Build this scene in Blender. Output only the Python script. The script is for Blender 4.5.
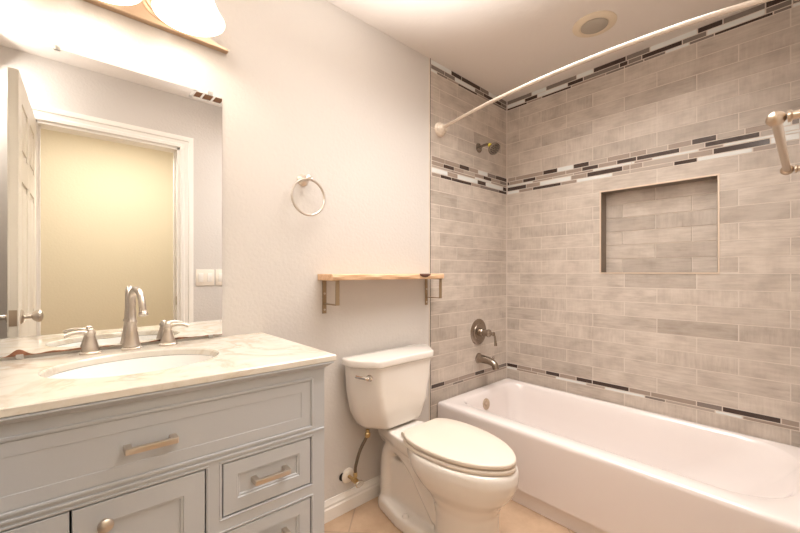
import bpy, bmesh, math, random
from mathutils import Vector, Matrix
random.seed(7)
PI = math.pi
R = math.radians
sc = bpy.context.scene
for o in list(bpy.data.objects): bpy.data.objects.remove(o)
C = sc.collection

# ------------------------------------------------------------------ camera, light, exposure
cam_d = bpy.data.cameras.new('camera'); cam = bpy.data.objects.new('camera', cam_d); C.objects.link(cam)
cam.location = (-2.4579, -1.5188, 1.1646)
cam.rotation_euler = (R(90), 0, R(47.7305 - 90))
cam_d.sensor_width = 36; cam_d.lens = 371.574 / 800 * 36; cam_d.shift_y = 5.7 / 800
cam_d.clip_start = 0.01
sc.camera = cam
sc.view_settings.view_transform = 'Standard'; sc.view_settings.look = 'None'
sc.view_settings.gamma = 1; sc.view_settings.use_curve_mapping = False
sc.view_settings.exposure = 0.46
w = bpy.data.worlds.new('world'); sc.world = w; w.use_nodes = True
w.node_tree.nodes['Background'].inputs[0].default_value = (1, .93, .86, 1)
w.node_tree.nodes['Background'].inputs[1].default_value = 0.3

def area(name, loc, target, sx, sy, power, col, spread=180):
    d = bpy.data.lights.new(name, 'AREA'); d.shape = 'RECTANGLE'; d.size = sx; d.size_y = sy
    d.energy = power; d.color = col; d.spread = R(spread)
    o = bpy.data.objects.new(name, d); C.objects.link(o); o.location = loc
    o.rotation_euler = (Vector(target) - Vector(loc)).to_track_quat('-Z', 'Y').to_euler()
    return o
area('key_light', (-2.86, -1.36, 2.27), (-1.0, -0.3, 0.9), .30, .22, 6, (1, .96, .92))
area('ceiling_light', (-1.05, -.85, 2.425), (-1.05, -.85, 0), 1.3, .9, 16, (1, .98, .96), 125)  # soft fill lamp added under the ceiling, separate from the recessed tub light
area('upward_fill', (-1.70, -.72, 1.45), (-1.62, -.72, 2.44), .3, .3, 8, (1, .985, .97), 80)  # fill lamp added mid-room, aimed up to brighten the ceiling
area('hall_light', (-2.1, -1.95, 2.42), (-2.1, -1.75, 0), .9, .35, 18, (1, .95, .86))
BULB = 13

# ------------------------------------------------------------------ helpers
def lin(c):
    c = c / 255
    return c / 12.92 if c <= .04045 else ((c + .055) / 1.055) ** 2.4
def rgb(r, g, b): return (lin(r), lin(g), lin(b), 1)

def mat(name, col, rough=.5, metal=0, coat=0, spec=.5):
    m = bpy.data.materials.new(name); m.use_nodes = True
    b = m.node_tree.nodes['Principled BSDF']
    b.inputs['Base Color'].default_value = col; b.inputs['Roughness'].default_value = rough
    b.inputs['Metallic'].default_value = metal; b.inputs['Coat Weight'].default_value = coat
    b.inputs['Specular IOR Level'].default_value = spec
    return m
def N(m, t, **kw):
    n = m.node_tree.nodes.new(t)
    for k, v in kw.items(): setattr(n, k, v)
    return n
def L(m, a, b): m.node_tree.links.new(a, b)
def bsdf(m): return m.node_tree.nodes['Principled BSDF']
def coords(m, scale=(1, 1, 1), rot=(0, 0, 0)):
    g = N(m, 'ShaderNodeNewGeometry'); mp = N(m, 'ShaderNodeMapping')
    mp.inputs['Scale'].default_value = scale; mp.inputs['Rotation'].default_value = rot
    L(m, g.outputs['Position'], mp.inputs['Vector']); return mp.outputs['Vector']
def noise(m, vec, scale, detail=4, rough=.5, dist=0):
    n = N(m, 'ShaderNodeTexNoise'); n.inputs['Scale'].default_value = scale; n.inputs['Detail'].default_value = detail
    n.inputs['Roughness'].default_value = rough; n.inputs['Distortion'].default_value = dist
    L(m, vec, n.inputs['Vector']); return n.outputs['Fac']
def ramp(m, fac, stops):
    r = N(m, 'ShaderNodeValToRGB'); e = r.color_ramp.elements
    e[0].position, e[0].color = stops[0]; e[1].position, e[1].color = stops[-1]
    for p, c in stops[1:-1]:
        x = e.new(p); x.color = c
    L(m, fac, r.inputs['Fac']); return r.outputs['Color']
def bump(m, h, strength, dist=.01):
    b = N(m, 'ShaderNodeBump'); b.inputs['Strength'].default_value = strength; b.inputs['Distance'].default_value = dist
    L(m, h, b.inputs['Height']); L(m, b.outputs['Normal'], bsdf(m).inputs['Normal'])
def mix(m, a, b, fac, mode='MIX'):
    x = N(m, 'ShaderNodeMix', data_type='RGBA', blend_type=mode)
    for s, v in ((x.inputs[0], fac), (x.inputs[6], a), (x.inputs[7], b)):
        if hasattr(v, 'links'): L(m, v, s)
        else: s.default_value = v
    return x.outputs[2]

M = {}
M['paint'] = mat('wall_paint', rgb(211, 204, 197), .55, spec=.3)
bump(M['paint'], noise(M['paint'], coords(M['paint']), 70, 3), .22, .006)
M['ceil'] = mat('ceiling_paint', rgb(230, 221, 213), .8, spec=.2)
bump(M['ceil'], noise(M['ceil'], coords(M['ceil']), 45, 3), .18, .006)
M['hall'] = mat('hallway_paint', rgb(226, 213, 186), .7)
bump(M['hall'], noise(M['hall'], coords(M['hall']), 60, 3), .15, .006)
M['trim'] = mat('white_trim_paint', rgb(238, 232, 224), .35)
M['door'] = mat('white_door_paint', rgb(236, 229, 216), .4)
M['porc'] = mat('toilet_porcelain', rgb(232, 224, 215), .12, coat=.5)
M['seatp'] = mat('toilet_seat_plastic', rgb(224, 211, 196), .28)
M['tub'] = mat('tub_enamel', rgb(234, 224, 219), .14, coat=.4)
M['sink'] = mat('sink_porcelain', rgb(246, 244, 240), .1, coat=.5)
M['cab'] = mat('cabinet_grey_paint', rgb(189, 191, 195), .4)
bump(M['cab'], noise(M['cab'], coords(M['cab']), 160, 2), .04, .002)
M['gap'] = mat('shadow_gap', rgb(58, 50, 46), .8)
M['nickel'] = mat('brushed_nickel', rgb(208, 198, 187), .33, 1)
M['satin'] = mat('satin_nickel', rgb(194, 176, 156), .3, 1)
M['bronze'] = mat('dark_brushed_nickel', rgb(160, 147, 134), .27, 1)
M['chrome'] = mat('chrome', rgb(215, 208, 200), .08, 1)
M['brass'] = mat('valve_brass', rgb(196, 170, 124), .3, 1)
M['yellow'] = mat('yellow_tape', rgb(228, 208, 70), .6)
M['braid'] = mat('braided_hose', rgb(120, 108, 94), .45, .7)
v = coords(M['braid'], (1, 1, 1)); n = noise(M['braid'], v, 300, 2); bump(M['braid'], n, .6, .003)
M['iron'] = mat('bracket_metal', rgb(158, 136, 108), .4, .6)
M['black'] = mat('dark_hole', rgb(40, 32, 26), .9)
M['flange'] = mat('flange_enamel', rgb(232, 218, 202), .25, .3)
M['rod'] = mat('cream_rod_enamel', rgb(205, 188, 172), .25)
M['ivory'] = mat('ivory_plastic', rgb(238, 228, 214), .4)
M['lens'] = mat('frosted_lens', rgb(176, 166, 152), .5)
M['ventring'] = mat('ivory_ring', rgb(228, 212, 188), .5)
M['edge'] = mat('tile_edge_metal', rgb(88, 82, 76), .4, .6)
M['caulk'] = mat('caulk', rgb(226, 214, 200), .6)
M['gold'] = mat('niche_trim_metal', rgb(222, 202, 182), .4, .25)
M['plate'] = mat('light_backplate', rgb(206, 178, 150), .3, .8)
m = M['mirror'] = mat('mirror_silver', (.93, .94, .94, 1), 0.0, 1)
M['medge'] = mat('mirror_edge', rgb(168, 164, 158), .2, .3)
m = M['rust'] = mat('desilvered_edge', rgb(128, 72, 46), .6)
L(m, ramp(m, noise(m, coords(m), 40, 4), [(.35, rgb(96, 60, 42)), (.65, rgb(158, 108, 80))]), bsdf(m).inputs['Base Color'])
M['clip'] = mat('clear_clip', rgb(240, 234, 226), .1); bsdf(M['clip']).inputs['Transmission Weight'].default_value = .5

# quartz / marble counter
m = M['stone'] = mat('cream_marble', rgb(240, 230, 212), .1, coat=.3)
v = coords(m); n1 = noise(m, v, 5, 8, .62, 1.2); n2 = noise(m, v, 16, 6, .6, .6)
c = ramp(m, n1, [(.3, rgb(236, 231, 222)), (.5, rgb(230, 223, 211)), (.56, rgb(216, 204, 187)), (.62, rgb(231, 225, 214)), (.8, rgb(236, 231, 222))])
c2 = ramp(m, n2, [(.4, (1, 1, 1, 1)), (.7, (.93, .91, .87, 1))])
L(m, mix(m, c, c2, 1.0, 'MULTIPLY'), bsdf(m).inputs['Base Color'])

# shelf board: pine with knots
m = M['pine'] = mat('pine_board', rgb(222, 184, 146), .5)
v = coords(m, (1.2, 22, 22)); n = noise(m, v, 3, 5, .6, .5)
L(m, ramp(m, n, [(.3, rgb(206, 158, 118)), (.55, rgb(226, 188, 150)), (.8, rgb(234, 202, 168))]), bsdf(m).inputs['Base Color'])
M['bark'] = mat('dark_knot', rgb(92, 58, 44), .8)

# porcelain wood-look tile: tone per tile, brushed streaks
def tile_mat(name):
    m = mat(name, rgb(180, 168, 156), .42)
    a = N(m, 'ShaderNodeAttribute'); a.attribute_name = 'tone'
    va = coords(m, (1, 1, 9)); vb = coords(m, (9, 9, 1.2))
    s1 = noise(m, va, 9, 6, .65); s2 = noise(m, vb, 8, 6, .65); s3 = noise(m, coords(m, (1, 1, 1.6)), 9, 4)
    pick = N(m, 'ShaderNodeSeparateColor'); L(m, a.outputs['Color'], pick.inputs[0])
    k = N(m, 'ShaderNodeMath', operation='ADD'); k.inputs[1].default_value = 0
    mx = N(m, 'ShaderNodeMix', data_type='FLOAT'); L(m, pick.outputs[1], mx.inputs[0]); L(m, s1, mx.inputs[2]); L(m, s2, mx.inputs[3])
    streak = ramp(m, mx.outputs[0], [(.25, rgb(180, 166, 153)), (.42, rgb(195, 182, 170)), (.58, rgb(205, 193, 181)), (.85, rgb(213, 202, 191))])
    patch = ramp(m, s3, [(.32, (.76, .74, .72, 1)), (.5, (.95, .94, .93, 1)), (.64, (1.04, 1.04, 1.04, 1))])
    c = mix(m, streak, patch, .8, 'MULTIPLY')
    t = ramp(m, pick.outputs[0], [(0, (.77, .755, .74, 1)), (.45, (.93, .92, .91, 1)), (1, (1.05, 1.045, 1.04, 1))])
    c = mix(m, c, t, 1.0, 'MULTIPLY')
    L(m, c, bsdf(m).inputs['Base Color'])
    bump(m, s1, .06, .002)
    return m
M['tile'] = tile_mat('woodlook_tile')
M['grout'] = mat('cream_grout', rgb(214, 202, 190), .9)
M['mW'] = mat('mosaic_white_glass', rgb(226, 226, 222), .12)
M['mD'] = mat('mosaic_dark_glass', rgb(70, 56, 50), .16)
M['mT'] = mat('mosaic_taupe_stone', rgb(156, 139, 126), .35)
M['mG'] = mat('mosaic_grey_glass', rgb(130, 118, 110), .2)
M['mL'] = mat('mosaic_light_taupe', rgb(174, 160, 148), .3)

# floor tile, laid on the diagonal
m = M['floor'] = mat('diagonal_beige_floor_tile', rgb(205, 165, 128), .35)
g = N(m, 'ShaderNodeNewGeometry'); mp = N(m, 'ShaderNodeMapping'); mp.vector_type = 'POINT'
mp.inputs['Rotation'].default_value = (0, 0, R(45))
L(m, g.outputs['Position'], mp.inputs['Vector'])
mp2 = N(m, 'ShaderNodeMapping')
px, py = -1.51 * math.cos(R(45)) + .134 * math.sin(R(45)), -1.51 * math.sin(R(45)) - .134 * math.cos(R(45))
mp2.inputs['Location'].default_value = (-px, -py, 0)
L(m, mp.outputs['Vector'], mp2.inputs['Vector'])
br = N(m, 'ShaderNodeTexBrick'); br.offset = 0; br.inputs['Scale'].default_value = 1
br.inputs['Mortar Size'].default_value = .0035; br.inputs['Brick Width'].default_value = .33; br.inputs['Row Height'].default_value = .33
br.inputs['Mortar Smooth'].default_value = .1
br.inputs['Color1'].default_value = rgb(194, 165, 138); br.inputs['Color2'].default_value = rgb(187, 157, 129)
br.inputs['Mortar'].default_value = rgb(168, 144, 122)
L(m, mp2.outputs['Vector'], br.inputs['Vector'])
pt = ramp(m, noise(m, coords(m), 9, 6, .6), [(.3, (.84, .80, .76, 1)), (.65, (1.06, 1.05, 1.04, 1))])
L(m, mix(m, br.outputs['Color'], pt, 1.0, 'MULTIPLY'), bsdf(m).inputs['Base Color'])

m = M['glow'] = mat('bulb_glow', (1, 1, 1, 1), .5)
bsdf(m).inputs['Emission Color'].default_value = (1, .92, .82, 1); bsdf(m).inputs['Emission Strength'].default_value = BULB
m = M['shade'] = mat('frosted_shade_glass', rgb(250, 244, 234), .4)
bsdf(m).inputs['Emission Color'].default_value = (1, .9, .78, 1); bsdf(m).inputs['Emission Strength'].default_value = 1.2

# ---- mesh building
def new(): return bmesh.new()
def box(bm, x0, x1, y0, y1, z0, z1, bev=0, seg=2, mi=0):
    t = bmesh.new()
    bmesh.ops.create_cube(t, size=1)
    for v in t.verts:
        v.co = Vector(((x0 + x1) / 2 + v.co.x * (x1 - x0), (y0 + y1) / 2 + v.co.y * (y1 - y0), (z0 + z1) / 2 + v.co.z * (z1 - z0)))
    if bev: bmesh.ops.bevel(t, geom=list(t.edges), offset=bev, segments=seg, affect='EDGES', profile=.5)
    for f in t.faces: f.material_index = mi
    join(bm, t)
def join(bm, t):
    mp = {}
    for v in t.verts: mp[v] = bm.verts.new(v.co)
    for f in t.faces:
        try: nf = bm.faces.new([mp[v] for v in f.verts]); nf.material_index = f.material_index
        except ValueError: pass
    t.free()
def loft(bm, rings, cap0=True, cap1=True, closed=True):
    vr = [[bm.verts.new(p) for p in r] for r in rings]
    n = len(rings[0])
    for a, b in zip(vr, vr[1:]):
        for i in range(n if closed else n - 1):
            j = (i + 1) % n
            bm.faces.new((a[i], a[j], b[j], b[i]))
    if cap0: bm.faces.new(vr[0][::-1])
    if cap1: bm.faces.new(vr[-1])
def frame_of(d):
    d = Vector(d).normalized()
    u = d.orthogonal().normalized(); v = d.cross(u)
    return u, v, d
def lathe(bm, origin, axis, prof, n=32, cap0=True, cap1=True):
    u, v, d = frame_of(axis); o = Vector(origin)
    rings = [[o + d * h + (u * math.cos(2 * PI * i / n) + v * math.sin(2 * PI * i / n)) * max(r, 1e-4) for i in range(n)] for r, h in prof]
    loft(bm, rings, cap0, cap1)
def cyl(bm, p, q, r, n=20):
    p = Vector(p); q = Vector(q); lathe(bm, p, q - p, [(r, 0), (r, (q - p).length)], n)
def smooth_path(pts, k=8):
    P = [Vector(p) for p in pts]; out = []
    for i in range(len(P) - 1):
        a = P[max(i - 1, 0)]; b = P[i]; c = P[i + 1]; d = P[min(i + 2, len(P) - 1)]
        for j in range(k):
            t = j / k
            out.append(.5 * ((2 * b) + (c - a) * t + (2 * a - 5 * b + 4 * c - d) * t * t + (3 * b - a - 3 * c + d) * t ** 3))
    out.append(P[-1]); return out
def tube(bm, pts, r, n=14, cap=True, flat=None):
    P = [Vector(p) for p in pts]; rr = r if isinstance(r, (list, tuple)) else None
    rings = []; u = None
    for i, p in enumerate(P):
        d = (P[min(i + 1, len(P) - 1)] - P[max(i - 1, 0)]).normalized()
        if u is None: u = d.orthogonal().normalized()
        u = (u - d * u.dot(d)).normalized(); v = d.cross(u)
        t = i / (len(P) - 1)
        if rr:
            k = t * (len(rr) - 1); a = int(min(k, len(rr) - 2)); ri = rr[a] + (rr[a + 1] - rr[a]) * (k - a)
        else: ri = r
        rings.append([p + (u * math.cos(2 * PI * j / n) + v * math.sin(2 * PI * j / n)) * ri for j in range(n)])
    loft(bm, rings, cap, cap)
def torus(bm, c, axis, Rr, r, n=48, k=12):
    u, v, d = frame_of(axis); c = Vector(c)
    rings = []
    for i in range(n):
        a = 2 * PI * i / n; e = u * math.cos(a) + v * math.sin(a)
        rings.append([c + e * (Rr + r * math.cos(2 * PI * j / k)) + d * r * math.sin(2 * PI * j / k) for j in range(k)])
    rings.append(rings[0])
    loft(bm, rings, False, False)
    bmesh.ops.remove_doubles(bm, verts=bm.verts, dist=1e-6)

SKEW = [0]
def obj(name, bm, m, parent=None, sharp=35, smooth=True, base=None, kind=None):
    mats = m if isinstance(m, (list, tuple)) else [m]
    bmesh.ops.recalc_face_normals(bm, faces=bm.faces)
    if SKEW[0]:
        for v in bm.verts: v.co.y *= 1 + SKEW[0] * (v.co.x + 1.85)
    off = Vector((0, 0, 0))
    p = parent
    while p: off += p.location; p = p.parent
    if parent is None:
        if base is not None: off = Vector(base)
    for v in bm.verts: v.co -= off
    me = bpy.data.meshes.new(name); bm.to_mesh(me); bm.free()
    for q in mats: me.materials.append(q)
    if smooth:
        me.polygons.foreach_set('use_smooth', [True] * len(me.polygons)); me.set_sharp_from_angle(angle=R(sharp))
    o = bpy.data.objects.new(name, me); C.objects.link(o)
    if parent: o.parent = parent
    else: o.location = off
    if kind: o['kind'] = kind
    return o
def thing(name, label, cat, loc, group=None):
    o = bpy.data.objects.new(name, None); C.objects.link(o); o.location = loc
    o.empty_display_size = .05
    o['label'] = label; o['category'] = cat
    if group: o['group'] = group
    return o
def tag(o, label, cat, group=None):
    o['label'] = label; o['category'] = cat
    if group: o['group'] = group
    return o

# ------------------------------------------------------------------ room shell
H = 2.44; YF = -1.545; XL = -3.08; YH = -2.72; XHL = -3.6; XHR = -.6
DX0, DX1, DZ = -2.582, -1.83, 2.062
TX = -.832
bm = new(); box(bm, XHL - .1, .3, YH - .1, .1, -.06, 0); obj('floor', bm, M['floor'], kind='structure', smooth=False)
bm = new(); box(bm, XHL - .1, .3, YH - .1, .1, H, H + .08); obj('ceiling', bm, M['ceil'], kind='structure', smooth=False)
bm = new(); box(bm, XL - .1, .2, .004, .104, 0, H); wall_back = obj('wall_back', bm, M['paint'], kind='structure', smooth=False)
bm = new(); box(bm, XL - .1, XL, YF, .004, 0, H); obj('wall_left', bm, M['paint'], kind='structure', smooth=False)
NY0, NY1, NZ0, NZ1, ND = -1.209, -.657, 1.163, 1.6565, .082
bm = new()
box(bm, .004, .12, YF - .1, NY0, 0, H); box(bm, .004, .12, NY1, .004, 0, H)
box(bm, .004, .12, NY0, NY1, 0, NZ0); box(bm, .004, .12, NY0, NY1, NZ1, H); box(bm, ND + .002, .12, NY0, NY1, NZ0, NZ1)
wall_right = obj('wall_right', bm, M['paint'], kind='structure', smooth=False)
bm = new()
box(bm, XL - .1, DX0, YF - .11, YF, 0, H); box(bm, DX1, .2, YF - .11, YF, 0, H); box(bm, DX0, DX1, YF - .11, YF, DZ, H)
wall_front = obj('wall_front', bm, M['paint'], kind='structure', smooth=False)
bm = new()
box(bm, XHL, XHR, YH - .1, YH, 0, H)
obj('wall_hallway', bm, M['hall'], kind='structure', smooth=False)
bm = new(); box(bm, XHL - .1, XHL, YH, YF - .11, 0, H); obj('wall_hallway_left', bm, M['hall'], kind='structure', smooth=False)
bm = new(); box(bm, XHR, XHR + .1, YH, YF - .11, 0, H); obj('wall_hallway_right', bm, M['hall'], kind='structure', smooth=False)

# ---- tiles
def rect_sub(r, h):
    u0, u1, v0, v1 = r; a0, a1, b0, b1 = h
    if u1 <= a0 or u0 >= a1 or v1 <= b0 or v0 >= b1: return [r]
    out = []
    if v0 < b0: out.append((u0, u1, v0, b0))
    if v1 > b1: out.append((u0, u1, b1, v1))
    c0, c1 = max(v0, b0), min(v1, b1)
    if u0 < a0: out.append((u0, a0, c0, c1))
    if u1 > a1: out.append((a1, u1, c0, c1))
    return out
def add_tile(bm, to, r, th, g=.0014, lay=None, tone=None, mi=0, ch=.0012):
    u0, u1, v0, v1 = r[0] + g, r[1] - g, r[2] + g, r[3] - g
    if u1 - u0 < .003 or v1 - v0 < .003: return
    lo = [bm.verts.new(to(u, v, 0)) for u, v in ((u0, v0), (u1, v0), (u1, v1), (u0, v1))]
    hi = [bm.verts.new(to(u, v, th)) for u, v in ((u0 + ch, v0 + ch), (u1 - ch, v0 + ch), (u1 - ch, v1 - ch), (u0 + ch, v1 - ch))]
    fs = [bm.faces.new(hi)]
    for i in range(4):
        j = (i + 1) % 4; fs.append(bm.faces.new((lo[i], lo[j], hi[j], hi[i])))
    for f in fs:
        f.material_index = mi
        if lay is not None:
            for lp in f.loops: lp[lay] = tone
PITCH = .0836
def row_bounds():
    rows = []
    z = 1.742
    for i in range(15): rows.append((z - PITCH, z, i % 2)); z -= (1.742 - .490) / 15
    rows = [(1.742 - (i + 1) * (1.742 - .490) / 15, 1.742 - i * (1.742 - .490) / 15, i % 2) for i in range(15)]
    for i in range(6): rows.append((2.367 - (i + 1) * .0838, 2.367 - i * .0838, (i + 1) % 2))
    for i in range(6): rows.append((max(.001, .447 - (i + 1) * PITCH), .447 - i * PITCH, (i + 1) % 2))
    return rows
def tile_panel(name, parent, to, u0, u1, off, zmin, hole=None, grout_holes=True):
    """off[parity]: one joint position along u for that row parity; joints repeat every .339"""
    bm = new(); lay = bm.loops.layers.float_color.new('tone')
    for (z0, z1, par) in row_bounds():
        if z1 <= zmin: continue
        z0 = max(z0, zmin)
        j = off[par]; k0 = math.floor((u0 - j) / .339)
        a = j + k0 * .339
        while a < u1:
            r = (max(a, u0), min(a + .339, u1), z0, z1)
            tone = (random.betavariate(2, 1.6), random.choice([0, .1, .2, .4, .6, .85]), 0, 1)
            if r[1] - r[0] > .004:
                for q in (rect_sub(r, hole) if hole else [r]):
                    add_tile(bm, to, q, .004, lay=lay, tone=tone)
            a += .339
    # grout bed
    for q in (rect_sub((u0, u1, zmin, H), hole) if hole else [(u0, u1, zmin, H)]):
        f = bm.faces.new([bm.verts.new(to(u, v, .0030)) for u, v in ((q[0], q[2]), (q[1], q[2]), (q[1], q[3]), (q[0], q[3]))])
        f.material_index = 1
    bmesh.ops.recalc_face_normals(bm, faces=bm.faces)
    return obj(name, bm, [M['tile'], M['grout']], parent, smooth=False)
KEY = {'W': 0, 'D': 1, 'T': 2, 'G': 3, 'L': 4}
MOS = [M['mW'], M['mD'], M['mT'], M['mG'], M['mL']]
def mosaic(name, parent, to, rows, u0, u1, tail):
    """rows: (z0, z1, [(ua, ub, key)...]); what the list does not cover is filled with tail pieces"""
    bm = new(); rnd = random.Random(3)
    for z0, z1, pcs in rows:
        pcs = sorted((min(a, b), max(a, b), k) for a, b, k in pcs)
        full = []; cur = u0
        for a, b, k in pcs + [(u1, u1, None)]:
            a = max(a, u0)
            while a - cur > .012:
                ln = min(a - cur, rnd.choice([.07, .1, .13, .16]))
                if a - cur - ln < .03: ln = a - cur
                full.append((cur, cur + ln, rnd.choice(tail))); cur += ln
            if k:
                if full and a > cur: full[-1] = (full[-1][0], a, full[-1][2])
                full.append((max(a, cur), min(b, u1), k)); cur = max(cur, min(b, u1))
        for a, b, k in full:
            add_tile(bm, to, (a, b, z0, z1), .0045, g=.0021, mi=KEY[k], ch=.0005)
    return obj(name, bm, MOS, parent, smooth=False)
# pixel columns of the photo turned into positions along a wall
CY, SY = math.cos(.8331), math.sin(.8331)
def uA(px):
    b = (px - 400) / 371.574; return -2.4579 + 1.5188 * (CY + b * SY) / (SY - b * CY)
def uB(px):
    b = (px - 400) / 371.574; return -1.5188 + 2.4579 * (SY - b * CY) / (CY + b * SY)
def conv(f, x0, s, items): return [(f(x0 + a / s), f(x0 + b / s), k) for a, b, k in items]
toA = lambda u, v, t: Vector((u, .004 - t, v))
toB = lambda u, v, t: Vector((.004 - t, u, v))
toC = lambda u, v, t: Vector((u, YF + t, v))
ZM = [(1.835, 1.865), (1.809, 1.835), (1.795, 1.809), (1.765, 1.795), (1.742, 1.765)]
ZT = [(2.410, 2.4395), (2.383, 2.410), (2.367, 2.383)]
ZB = [(.463, .490), (.447, .463)]

pB = tile_panel('tile_panel', wall_right, toB, YF + .006, 0, (-.27, -.107), .36, (NY0, NY1, NZ0, NZ1))
a1 = lambda it: conv(uB, 500, 5.714, it); a2 = lambda it: conv(uB, 630, 4.706, it)
mosaic('mosaic_border', pB, toB, [
    (*ZM[0], a1([(45, 90, 'T'), (90, 246, 'T'), (246, 328, 'D'), (328, 419, 'W'), (419, 509, 'D'), (509, 613, 'L'), (613, 744, 'T')]) + a2([(0, 78, 'T'), (78, 178, 'L'), (178, 290, 'T'), (290, 408, 'D'), (408, 541, 'L'), (541, 690, 'T'), (690, 760, 'W'), (760, 800, 'G')])),
    (*ZM[1], a1([(42, 54, 'D'), (54, 131, 'T'), (131, 204, 'D'), (204, 376, 'T'), (376, 468, 'T'), (468, 562, 'D'), (562, 667, 'T'), (667, 781, 'D')]) + a2([(31, 234, 'D'), (234, 352, 'L'), (352, 612, 'D'), (612, 690, 'L'), (690, 800, 'W')])),
    (*ZM[2], a1([(42, 187, 'W'), (187, 300, 'T'), (300, 420, 'L'), (420, 532, 'T'), (532, 752, 'W')]) + a2([(20, 105, 'T'), (105, 322, 'W'), (322, 440, 'T'), (440, 680, 'W')])),
    (*ZM[3], a1([(42, 150, 'D'), (150, 229, 'T'), (229, 406, 'W'), (406, 497, 'T'), (497, 701, 'D'), (701, 760, 'T')]) + a2([(0, 60, 'T'), (60, 275, 'L'), (275, 391, 'T'), (391, 661, 'D'), (661, 800, 'W')])),
    (*ZM[4], a1([(42, 109, 'W'), (109, 187, 'T'), (187, 348, 'D'), (348, 439, 'T'), (439, 641, 'W')]) + a2([(0, 206, 'L'), (206, 317, 'D'), (317, 577, 'W'), (577, 690, 'T'), (690, 800, 'L')]))],
    YF + .006, 0, 'TLDTW')
b1 = lambda it: conv(uB, 500, 4.44, it); b2 = lambda it: conv(uB, 650, 4.847, it)
mosaic('mosaic_border', pB, toB, [
    (*ZT[0], b1([(32, 141, 'G'), (141, 205, 'W'), (205, 340, 'G'), (340, 415, 'W'), (415, 560, 'D'), (560, 666, 'G')]) + b2([(5, 230, 'W'), (230, 354, 'D'), (354, 560, 'G'), (560, 727, 'D')])),
    (*ZT[1], b1([(32, 110, 'W'), (110, 166, 'D'), (166, 300, 'W'), (300, 370, 'D'), (370, 530, 'G')]) + b2([(-40, 157, 'D'), (157, 275, 'G'), (275, 560, 'W'), (560, 690, 'G')])),
    (*ZT[2], b1([(32, 120, 'D'), (120, 186, 'T'), (186, 316, 'D'), (316, 470, 'T'), (470, 552, 'G')]) + b2([(-30, 75, 'G'), (75, 190, 'W'), (190, 312, 'G'), (312, 598, 'D'), (598, 690, 'G')]))],
    YF + .006, 0, 'GWDG')
c1 = lambda it: conv(uB, 500, 2.667, it)
mosaic('mosaic_border', pB, toB, [
    (*ZB[0], c1([(18, 47, 'D'), (47, 84, 'T'), (84, 122, 'T'), (122, 159, 'D'), (159, 203, 'T'), (203, 246, 'D'), (246, 344, 'D'), (344, 402, 'T'), (402, 524, 'T'), (524, 593, 'G'), (593, 750, 'D'), (750, 800, 'T')])),
    (*ZB[1], c1([(18, 45, 'W'), (45, 100, 'T'), (100, 149, 'L'), (149, 230, 'W'), (230, 280, 'L'), (280, 386, 'W'), (386, 441, 'G'), (441, 574, 'L'), (574, 647, 'W'), (647, 800, 'T')]))],
    YF + .006, 0, 'TTDWL')

pA = tile_panel('tile_panel', wall_back, toA, TX, 0, (-.07, -.241), .001)
d1 = lambda it: conv(uA, 420, 8, it)
mosaic('mosaic_border', pA, toA, [
    (*ZM[0], d1([(92, 200, 'T'), (200, 316, 'T'), (316, 394, 'D'), (394, 465, 'T'), (465, 541, 'W'), (541, 607, 'G'), (607, 696, 'D')])),
    (*ZM[1], d1([(92, 188, 'T'), (188, 273, 'D'), (273, 352, 'T'), (352, 436, 'L'), (436, 508, 'T'), (508, 572, 'D'), (572, 640, 'T'), (640, 696, 'G')])),
    (*ZM[2], d1([(92, 250, 'L'), (250, 440, 'T'), (440, 570, 'W'), (570, 696, 'T')])),
    (*ZM[3], d1([(92, 221, 'W'), (221, 301, 'T'), (301, 461, 'W'), (461, 527, 'D'), (527, 664, 'W'), (664, 696, 'D')])),
    (*ZM[4], d1([(92, 164, 'T'), (164, 252, 'D'), (252, 411, 'D'), (411, 482, 'T'), (482, 631, 'G'), (631, 696, 'D')]))], TX, 0, 'TLD')
e1 = lambda it: conv(uA, 427, 8.88, it)
mosaic('mosaic_border', pA, toA, [
    (*ZT[0], e1([(36, 216, 'W'), (216, 308, 'D'), (308, 474, 'D'), (474, 549, 'G'), (549, 640, 'W'), (640, 709, 'G')])),
    (*ZT[1], e1([(36, 157, 'G'), (157, 249, 'G'), (249, 426, 'W'), (426, 504, 'G'), (504, 660, 'D'), (660, 709, 'G')])),
    (*ZT[2], e1([(36, 90, 'W'), (90, 182, 'G'), (182, 277, 'T'), (277, 446, 'D'), (446, 545, 'T'), (545, 709, 'G')]))], TX, 0, 'GW')
f1 = lambda it: conv(uA, 425, 4.444, it)
mosaic('mosaic_border', pA, toA, [
    (*ZB[0], f1([(28, 87, 'D'), (87, 150, 'T'), (150, 223, 'T'), (223, 264, 'D'), (264, 320, 'T'), (320, 364, 'G')])),
    (*ZB[1], f1([(28, 124, 'L'), (124, 172, 'G'), (172, 250, 'T'), (250, 364, 'T')]))], TX, 0, 'T')
bm = new(); box(bm, TX - .004, TX, -.0015, .004, 0, H); obj('edge_strip', bm, M['edge'], pA, smooth=False)
bm = new(); box(bm, TX - .010, TX - .004, -.0002, .004, 0, H); obj('caulk_line', bm, M['caulk'], pA, smooth=False)
tile_panel('tile_panel', wall_front, toC, TX, -.003, (-.07, -.241), .36)

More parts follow.
